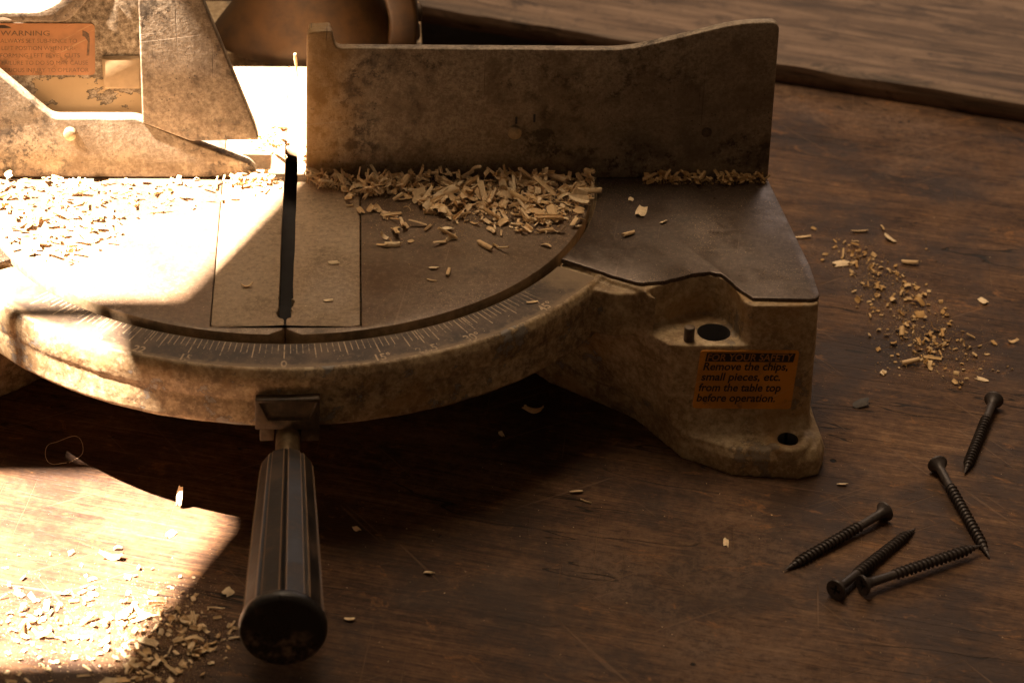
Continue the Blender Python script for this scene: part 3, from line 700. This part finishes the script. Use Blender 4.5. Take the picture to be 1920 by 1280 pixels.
def place_screw(head_px, tip_px, label, zt=1.3, zh=4.2, first=[True]):
    h = onZ(*head_px, -H + zh); t = onZ(*tip_px, -H + zt)
    d = (t - h).normalized(); L = (t - h).length
    e = empty('screw', label, 'screw', 'black screws lying on the bench')
    z = Vector((0, 0, 1)); y = z.cross(d).normalized(); zz = d.cross(y); k = L / 51.0
    ro = head_px[0] * .37 % 6.28; y, zz = y * math.cos(ro) + zz * math.sin(ro), zz * math.cos(ro) - y * math.sin(ro)
    e.matrix_world = Matrix(((d.x * k, y.x, zz.x, h.x / 1000), (d.y * k, y.y, zz.y, h.y / 1000), (d.z * k, y.z, zz.z, (h.z + H) / 1000), (0, 0, 0, 1)))
    for nm, me in (('head', SHEAD), ('threaded_shank', SSHANK)):
        o = bpy.data.objects.new(nm, me); COL.objects.link(o); o.parent = e
    return e
place_screw((1864, 748), (1808, 888), 'black screw lying apart nearest the wood chips, farthest from the camera', 1.2)
place_screw((1757, 868), (1856, 1046), 'black screw whose tip is crossed by the tip of another screw', 1.0)
place_screw((1661, 957), (1470, 1069), 'lone black screw pointing left, touching no other screw, nearest the saw foot', 1.0)
place_screw((1566, 1106), (1718, 989), 'black screw with its cross slot facing us, lying under the head of another', 1.0)
place_screw((1616, 1097), (1843, 1021), 'black screw resting on two others, its tip on a neighbouring screw', 3.9, 4.6)

# ------------------------------------------------------------------ shavings
def chip_geo(rnd, L, W, curl, bend, nu=6, nv=5, th=.28, taper=.25, jag=.12):
    """a thin curled strip, closed: length along x, curl round x"""
    top = []; bot = []
    for i in range(nu):
        u = i / (nu - 1) - .5
        wv = W * (1 - taper * abs(u) * 2 * rnd.uniform(.6, 1.2))
        for j in range(nv):
            v = j / (nv - 1) - .5
            x = u * L
            if i in (0, nu - 1): x += rnd.uniform(-jag, jag) * L
            a = v * curl
            r = wv / curl if abs(curl) > .05 else 1e3
            y = r * math.sin(a) if abs(curl) > .05 else v * wv
            z = r * (math.cos(a) - 1) if abs(curl) > .05 else 0
            ny, nz = math.sin(a), math.cos(a)
            zb = bend * (u * u) * L
            top.append((x, y + ny * th / 2, z + nz * th / 2 + zb)); bot.append((x, y - ny * th / 2, z - nz * th / 2 + zb))
    n = nu * nv; fs = []
    for i in range(nu - 1):
        for j in range(nv - 1):
            a, b, c_, d = i * nv + j, (i + 1) * nv + j, (i + 1) * nv + j + 1, i * nv + j + 1
            fs += [(a, b, c_, d), (n + d, n + c_, n + b, n + a)]
    bd = [j for j in range(nv)] + [i * nv + nv - 1 for i in range(1, nu)] + [(nu - 1) * nv + j for j in range(nv - 2, -1, -1)] + [i * nv for i in range(nu - 2, 0, -1)]
    for k in range(len(bd)): a, b = bd[k], bd[(k + 1) % len(bd)]; fs.append((a, b, n + b, n + a))
    return top + bot, fs
def chip_any(rnd, size, flaky=0):
    k = rnd.random()
    if rnd.random() < flaky: k = .62 + .3 * k
    if k < .38: return chip_geo(rnd, size * rnd.uniform(.9, 1.7), size * rnd.uniform(.45, .8), rnd.uniform(2.6, 5.8), rnd.uniform(-.12, .15), 4, 8, .3, .06, .05)      # rolled quill
    if k < .62: return chip_geo(rnd, size * rnd.uniform(1.1, 1.9), size * rnd.uniform(.18, .34), rnd.uniform(.3, 1.2), rnd.uniform(-.2, .2), 5, 3, .4, .12, .05)   # splinter
    if k < .86: return chip_geo(rnd, size * rnd.uniform(.6, 1.0), size * rnd.uniform(.4, .8), rnd.uniform(.2, 1.6), rnd.uniform(-.5, .6), 4, 4, .25, .18, .14)  # flake
    return chip_geo(rnd, size * rnd.uniform(.9, 1.4), size * rnd.uniform(.3, .5), rnd.uniform(.3, .9), rnd.uniform(.5, 1.6), 7, 3, .25, .12, .07)                # curl
def orient(vs, rnd, tilt, z0):
    R = Matrix.Rotation(rnd.uniform(0, 2 * PI), 3, 'Z') @ Matrix.Rotation(rnd.gauss(0, tilt), 3, 'Y') @ Matrix.Rotation(rnd.choice((0, PI)) + rnd.gauss(0, .5), 3, 'X')
    q = [R @ Vector(v) for v in vs]; m = min(v.z for v in q)
    return [Vector((v.x, v.y, v.z - m + z0)) for v in q]
def dust_bit(rnd, s):
    vs = [Vector((rnd.uniform(-1, 1) * s, rnd.uniform(-1, 1) * s * .6, 0)) for _ in range(3)] + [Vector((0, 0, s * .5))]
    R = Matrix.Rotation(rnd.uniform(0, 6.28), 3, 'Z'); return [R @ v for v in vs], [(0, 2, 1), (0, 1, 3), (1, 2, 3), (2, 0, 3)]
def inside(p, poly):
    c_ = False; j = len(poly) - 1
    for i in range(len(poly)):
        (xi, yi), (xj, yj) = poly[i], poly[j]
        if (yi > p[1]) != (yj > p[1]) and p[0] < (xj - xi) * (p[1] - yi) / (yj - yi) + xi: c_ = not c_
        j = i
    return c_
def pile(mb, poly_px, z, n, size, height, seed, dust=0, dsize=(.15, .45), tilt=.22, dens=None, ok=None, flaky=0):
    """scatter chips over the ground patch seen inside a picture polygon"""
    rnd = random.Random(seed); poly = [tuple(onZ(x, y, z))[:2] for x, y in poly_px]
    xs = [p[0] for p in poly]; ys_ = [p[1] for p in poly]
    def pick():
        for _ in range(400):
            p = (rnd.uniform(min(xs), max(xs)), rnd.uniform(min(ys_), max(ys_)))
            if not inside(p, poly) or (ok and not ok(*p)): continue
            d = 1.0 if dens is None else dens(*p)
            if rnd.random() < d: return p, d
        return p, 0
    for _ in range(n):
        p, d = pick(); s = rnd.uniform(*size) * (1 if rnd.random() < .8 else 1.35)
        vs, fs = chip_any(rnd, s, flaky); vs = orient(vs, rnd, tilt * (.4 + d), z + .05 + rnd.random() ** 1.3 * height * d)
        mb.add([(v.x + p[0], v.y + p[1], v.z) for v in vs], fs)
    for _ in range(dust):
        p, d = pick(); vs, fs = dust_bit(rnd, rnd.uniform(*dsize))
        mb.add([(v.x + p[0], v.y + p[1], v.z + z + .02 + rnd.random() * height * .5 * d) for v in vs], fs)
def stuff(name, mb, mat, label, cat='wood shavings'):
    return tag(link(name, mb.mesh(name), mat), label, cat, kind='stuff')
on_table = lambda x, y: not (-3.6 < x < 3.2)
# heap against the right fence
mb = MB()
dA = lambda x, y: max(.05, min(1, (1.12 - abs(y + 22) / 30) * (.35 + .65 * min(1, max(0, (x - 35) / 25)))))
pile(mb, [(770, 330), (1105, 330), (1105, 380), (1085, 430), (1020, 446), (950, 440), (880, 425), (800, 402), (765, 360)], 0, 165, (3.4, 7.0), 3.2, 21, 1300, tilt=.18, dens=dA, flaky=.2, ok=lambda x, y: y < -3.5 and x * x + y * y < 131 ** 2)
pile(mb, [(770, 330), (1105, 330), (1105, 380), (1085, 430), (1020, 446), (950, 440), (880, 425), (800, 402), (765, 360)], 0, 480, (1.0, 3.0), 2.4, 28, 1600, (.12, .4), tilt=.3, dens=dA, flaky=.5, ok=lambda x, y: y < -3 and x * x + y * y < 131 ** 2)
pile(mb, [(770, 331), (1112, 331), (1112, 350), (770, 352)], 0, 90, (2.5, 5.5), 5.0, 22, 400, tilt=.35, flaky=.3, ok=lambda x, y: -9 < y < -2.2)
pile(mb, [(572, 331), (775, 331), (775, 362), (700, 372), (600, 356), (572, 345)], 0, 210, (1.8, 4.2), 4.0, 23, 900, tilt=.4, ok=lambda x, y: y < -2.2 and x > 4.5)
pile(mb, [(640, 350), (790, 350), (860, 440), (760, 460), (700, 420), (640, 380)], 0, 26, (2.5, 6), .4, 24, 260)
pile(mb, [(690, 400), (1080, 420), (1060, 460), (900, 480), (700, 470)], 0, 22, (2, 5.5), .3, 25, 180)
stuff('wood_shavings', mb, M['chip'], 'heap of curled pale shavings on the round table against the tall right fence')
mb = MB()
pile(mb, [(1205, 334), (1438, 332), (1440, 346), (1300, 352), (1205, 348)], 0, 95, (2.0, 4.2), 2.6, 31, 500, tilt=.35, ok=lambda x, y: -6.5 < y < -.6)
stuff('wood_shavings', mb, M['chip2'], 'thin ochre line of packed shavings along the foot of the fence over the side plate')
mb = MB()
dC = lambda x, y: max(.06, min(1, 1.05 - max(0, x + 95) / 55))
pile(mb, [(-30, 338), (330, 338), (250, 400), (225, 455), (130, 498), (40, 475), (-30, 480)], 0, 260, (1.6, 4.8), 1.6, 41, 900, dens=dC, flaky=.3, ok=lambda x, y: y < -3 and math.hypot(x, y) < 129)
pile(mb, [(220, 345), (535, 322), (535, 352), (400, 385), (220, 420)], 0, 55, (1.6, 3.6), .8, 42, 200, ok=lambda x, y: y < -2 and x < -4)
pile(mb, [(440, 338), (536, 326), (536, 345), (440, 352)], 0, 40, (2, 4), 3, 43, 160, ok=lambda x, y: y < -1.5 and x < -4)
stuff('wood_shavings', mb, M['chip'], 'pale shavings spread over the sunlit left half of the round table')
mb = MB()
pile(mb, [(445, 240), (572, 238), (572, 310), (500, 300)], 0, 60, (2, 5), 3, 51, 260, ok=lambda x, y: (x > 3.4 or x < -4) and y > 8 and (x < 4 or y > 15))
stuff('wood_shavings', mb, M['chip'], 'sunlit shavings on the table behind the gap between the two fences')
# bench, right
mb = MB()
dD = lambda x, y: max(.04, math.exp(-((y + 42 + .55 * (x - 268)) / 26) ** 2))
D0 = onZ(1700, 590, -H)
def dD(x, y):
    a = onZ(1600, 470, -H); b = onZ(1760, 670, -H); t = max(0, min(1, ((x - a.x) * (b.x - a.x) + (y - a.y) * (b.y - a.y)) / ((b.x - a.x) ** 2 + (b.y - a.y) ** 2)))
    d = math.hypot(x - a.x - t * (b.x - a.x), y - a.y - t * (b.y - a.y)); return max(.03, math.exp(-(d / (10 + 9 * t)) ** 2))
PD = [(1500, 420), (1700, 420), (1860, 560), (1900, 700), (1800, 730), (1650, 720), (1560, 560)]
pile(mb, PD, -H, 260, (.8, 3.0), .6, 61, 2600, (.15, .6), dens=dD, flaky=.75)
pile(mb, [(1590, 480), (1760, 560), (1820, 650), (1740, 690), (1660, 620)], -H, 18, (2.6, 5.0), .5, 62, 500, (.2, .5), flaky=.6)
stuff('wood_shavings', mb, M['chip2'], 'scatter of small chips and sawdust on the bench right of the saw')
# bench, left foreground
mb = MB()
def dE(x, y):
    a = onZ(60, 1180, -H); b = onZ(330, 1190, -H); t = max(0, min(1, ((x - a.x) * (b.x - a.x) + (y - a.y) * (b.y - a.y)) / ((b.x - a.x) ** 2 + (b.y - a.y) ** 2)))
    d = math.hypot(x - a.x - t * (b.x - a.x), y - a.y - t * (b.y - a.y)); return max(.04, math.exp(-(d / 26) ** 2))
pile(mb, [(-20, 1010), (280, 1020), (400, 1090), (450, 1200), (420, 1300), (-20, 1300)], -H, 280, (.9, 3.2), .8, 71, 4200, (.12, .5), dens=dE, flaky=.7)
pile(mb, [(230, 1130), (370, 1130), (400, 1230), (350, 1285), (200, 1285)], -H, 110, (1.2, 4.8), .8, 72, 2400, (.12, .5), flaky=.85, tilt=.10)
stuff('wood_shavings', mb, M['chip'], 'shavings and sawdust on the bench in the sunlit lower left corner')
# fine sawdust lying everywhere
mb = MB(); rnd = random.Random(81)
def specks(n, poly_px, z, s, ok=None):
    poly = [tuple(onZ(x, y, z))[:2] for x, y in poly_px]; xs = [p[0] for p in poly]; ys_ = [p[1] for p in poly]; k = 0
    while k < n:
        p = (rnd.uniform(min(xs), max(xs)), rnd.uniform(min(ys_), max(ys_)))
        if not inside(p, poly) or (ok and not ok(*p)): continue
        k += 1; vs, fs = dust_bit(rnd, s[0] + (s[1] - s[0]) * rnd.random() ** 3); mb.add([(v.x + p[0], v.y + p[1], v.z + z + .02) for v in vs], fs)
specks(1100, [(400, 370), (1100, 370), (1060, 480), (900, 570), (560, 620), (200, 580)], 0, (.10, .5), lambda x, y: on_table(x, y) and math.hypot(x, y) < 128 and y < -4)
specks(330, [(1110, 345), (1440, 345), (1530, 550), (1400, 550), (1100, 480)], 0, (.08, .38))
specks(420, [(300, 640), (1040, 520), (1060, 560), (800, 680), (400, 680)], -2.5, (.08, .3), lambda x, y: 134 < math.hypot(x, y) < 149)
specks(750, [(-10, 880), (420, 1000), (900, 830), (1400, 900), (1920, 800), (1920, 1290), (-10, 1290)], -H, (.12, .55))
specks(260, [(1480, 330), (1920, 330), (1920, 900), (1540, 900)], -H, (.12, .45))
specks(300, [(1000, 350), (1100, 400), (1090, 440), (990, 360)], 0, (.1, .4), lambda x, y: math.hypot(x, y) < 129)
specks(2600, [(575, 335), (1108, 335), (1100, 400), (1060, 445), (900, 450), (760, 420), (640, 380), (575, 350)], 0, (.08, .40), lambda x, y: 3.4 < x and y < -1 and math.hypot(x, y) < 129 and rnd.random() < .25 + .75 * math.exp(y / 18))
specks(900, [(1110, 338), (1440, 338), (1440, 420), (1110, 440)], 0, (.06, .26), lambda x, y: y < -.6 and rnd.random() < .15 + .85 * math.exp(y / 8))
def near_scatter(x, y): return rnd.random() < dD(x, y)
specks(3600, PD, -H, (.10, .42), near_scatter)
specks(1500, [(180, 1080), (440, 1080), (460, 1290), (-10, 1290), (-10, 1200)], -H, (.10, .42))
stuff('sawdust', mb, M['chip'], 'fine sawdust specks scattered over the saw table and the bench', 'sawdust')

# single chips one can point at
def hero(px, py, z, kind, size, label, seed, tilt=.1, yaw=None, mat='chip', stand=False, cat='wood chip'):
    rnd = random.Random(seed); p = onZ(px, py, z)
    if kind == 'quill': vs, fs = chip_geo(rnd, size, size * .55, 4.4, .05, 7, 9, .35, .15, .06)
    elif kind == 'flake': vs, fs = chip_geo(rnd, size, size * rnd.uniform(.5, .8), rnd.uniform(.3, 1.3), rnd.uniform(-.25, .25), 5, 4, .3, .2, .2)
    elif kind == 'splinter': vs, fs = chip_geo(rnd, size, size * .22, .8, .1, 6, 3, .5, .4, .1)
    else: vs, fs = chip_geo(rnd, size, size * .35, .7, 1.1, 9, 4, .3, .3, .1)
    if yaw is None: yaw = rnd.uniform(0, 6.28)
    R = Matrix.Rotation(yaw, 3, 'Z') @ Matrix.Rotation(-1.25 if stand else rnd.gauss(0, tilt), 3, 'Y') @ Matrix.Rotation(rnd.gauss(0, .3), 3, 'X')
    q = [R @ Vector(v) for v in vs]; mz = min(v.z for v in q); mb = MB(); mb.add([(v.x, v.y, v.z - mz + .03) for v in q], fs)
    o = link('wood_chip', mb.mesh('wood_chip', local=True), M[mat], smooth=50); o.location = (p.x / 1000, p.y / 1000, (z + H) / 1000)
    return tag(o, label, cat, 'single wood chips lying loose' if cat == 'wood chip' else None)
hs = [
 (1202, 400, 0, 'flake', 8.5, 'curled flake on the side plate, larger of the two nearest the fence', {}),
 (1178, 441, 0, 'quill', 6.0, 'rolled chip on the side plate near the curved table gap', dict(yaw=.6)),
 (1243, 418, 0, 'flake', 3.2, 'small flake on the side plate right of the curled flake', {}),
 (1183, 375, 0, 'flake', 3.0, 'small flake on the side plate close below the fence', {}),
 (910, 464, 0, 'quill', 8.5, 'rolled chip on the table just below the main heap of shavings', dict(yaw=-.9)),
 (842, 514, 0, 'quill', 5.2, 'rolled chip alone in the middle of the right table half', dict(yaw=1.4)),
 (813, 504, 0, 'flake', 3.4, 'tiny pale flake left of the rolled chip on the right table half', {}),
 (809, 527, 0, 'splinter', 4.0, 'tiny splinter nearest the front of the right table half', dict(yaw=-.3)),
 (626, 494, 0, 'flake', 3.6, 'pale flake on the right slot insert, the farther of two', {}),
 (617, 564, 0, 'flake', 3.4, 'pale flake on the right slot insert near its front edge', {}),
 (464, 538, 0, 'curl', 4.6, 'pale curled chip on the left slot insert', dict(yaw=.1)),
 (998, 568, -2.5, 'splinter', 4.6, 'pale splinter lying on the dark degree scale', dict(yaw=.1)),
 (1388, 884, -H, 'flake', 8.5, 'torn chip tucked against the bolted foot of the saw', dict(yaw=.2)),
 (1361, 1018, -H, 'flake', 4.4, 'pale pointed chip alone on the bench left of the screws', {}),
 (1580, 909, -H, 'flake', 3.6, 'pale notched chip on the bench between saw foot and screws', {}),
 (803, 1075, -H, 'flake', 4.0, 'pale angular chip on the bench right of the black handle end', {}),
 (669, 993, -H, 'flake', 3.8, 'small chip on the bench right beside the middle of the handle', {}),
 (1082, 923, -H, 'flake', 5.0, 'square dim chip in the shade below the front rim, farther of a pair', {}),
 (1099, 941, -H, 'splinter', 4.4, 'short splinter in the shade beside the square dim chip', dict(yaw=-.5)),
 (1002, 772, -H, 'curl', 9.0, 'long dim chip in the deep shade under the rim', dict(yaw=-.3)),
 (940, 816, -H, 'flake', 3.8, 'dim chip in the deep shade below the long one', {}),
 (336, 948, -H, 'flake', 7.5, 'upright curled flake standing on the edge of the sunlit patch', dict(stand=True, yaw=1.2)),
 (320, 1004, -H, 'flake', 4.4, 'bright chip inside the sunlit patch below the upright flake', {}),
 (210, 1046, -H, 'curl', 9.0, 'bright curled chip in the middle of the sunlit bench patch', dict(yaw=-.2)),
 (430, 1113, -H, 'flake', 4.6, 'chip on the bench left of the handle, outside the sunlit patch', {}),
 (656, 1162, -H, 'flake', 3.6, 'small chip on the bench just right of the handle end cap', {}),
 (1843, 566, -H, 'flake', 5.4, 'flat pale chip right of the bench sawdust, near the frame edge', {}),
 (1841, 712, -H, 'flake', 4.8, 'ragged chip on the bench just above the farthest screw', {}),
 (1706, 495, -H, 'quill', 7.5, 'rolled pale chip on the bench above the sawdust scatter', dict(yaw=-.25)),
 (1612, 435, -H, 'splinter', 8.5, 'long flat splinter on the bench, farthest of the chips beside the saw', dict(yaw=.1)),
 (1668, 450, -H, 'flake', 6.0, 'folded chip on the bench right of the long flat splinter', {}),
 (1578, 496, -H, 'flake', 8.0, 'broad pale chip on the bench close to the corner of the side plate', dict(yaw=.2)),
 (1706, 684, -H, 'quill', 8.0, 'thick rolled chip at the near end of the bench sawdust', dict(yaw=.1)),
 (1656, 700, -H, 'flake', 4.0, 'ragged chip left of the thick rolled chip', {}),
 (1505, 446, -H, 'splinter', 8.0, 'ochre splinter poking out beside the edge of the side plate', dict(yaw=0)),
 (1898, 642, -H, 'curl', 4.8, 'ochre curl at the right edge of the picture', {})]
for i, (px, py, z, k, s, lab, kw) in enumerate(hs): hero(px, py, z, k, s, lab, 100 + i, **kw)
o = hero(1615, 760, -H, 'flake', 8.5, 'dark brown bark flake on the bench right of the saw sticker', 160, mat='bark', yaw=.3, cat='bark flake'); o.name = 'bark_flake'
# hair-thin fibre loop and the upright sliver by the fence
def tube(pts, r, n=6):
    mb = MB(); loops = []
    for i, p in enumerate(pts):
        p = Vector(p); d = (Vector(pts[min(i + 1, len(pts) - 1)]) - Vector(pts[max(i - 1, 0)])).normalized(); t = d.orthogonal().normalized(); b = d.cross(t)
        rr = r[i] if isinstance(r, list) else r
        loops.append([p + (t * math.cos(2 * PI * k / n) + b * math.sin(2 * PI * k / n)) * rr for k in range(n)])
    mb.loft(loops); return mb
c0 = onZ(118, 848, -H); pts = [(c0.x + 8.2 * math.cos(a) + 2 * a / 6, c0.y + (11 + 2.5 * math.sin(2.3 * a)) * math.sin(a), -H + .25 + .5 * abs(math.sin(a * 1.5))) for a in (-1.1 + 5.9 * k / 40 for k in range(41))]
tag(link('fibre', tube(pts, .11).mesh('fibre'), M['chip']), 'thin pale fibre curled in a loop on the dark bench at left', 'fibre')
p0 = onZ(573, 232, 0); q0 = onY(553, 100, p0.y + 2)
pts = [(p0.x - 2 + (q0.x - p0.x + 2) * t, p0.y + 4 * math.sin(t * 3), p0.z + .3 + (q0.z - p0.z) * t) for t in (k / 10 for k in range(11))]
tag(link('sliver', tube(pts, [.3, .25, .22, .2, .2, .2, .25, .4, .6, .75, .6]).mesh('sliver'), M['chip']), 'thin bright wood sliver standing up in the gap beside the right fence', 'wood sliver')
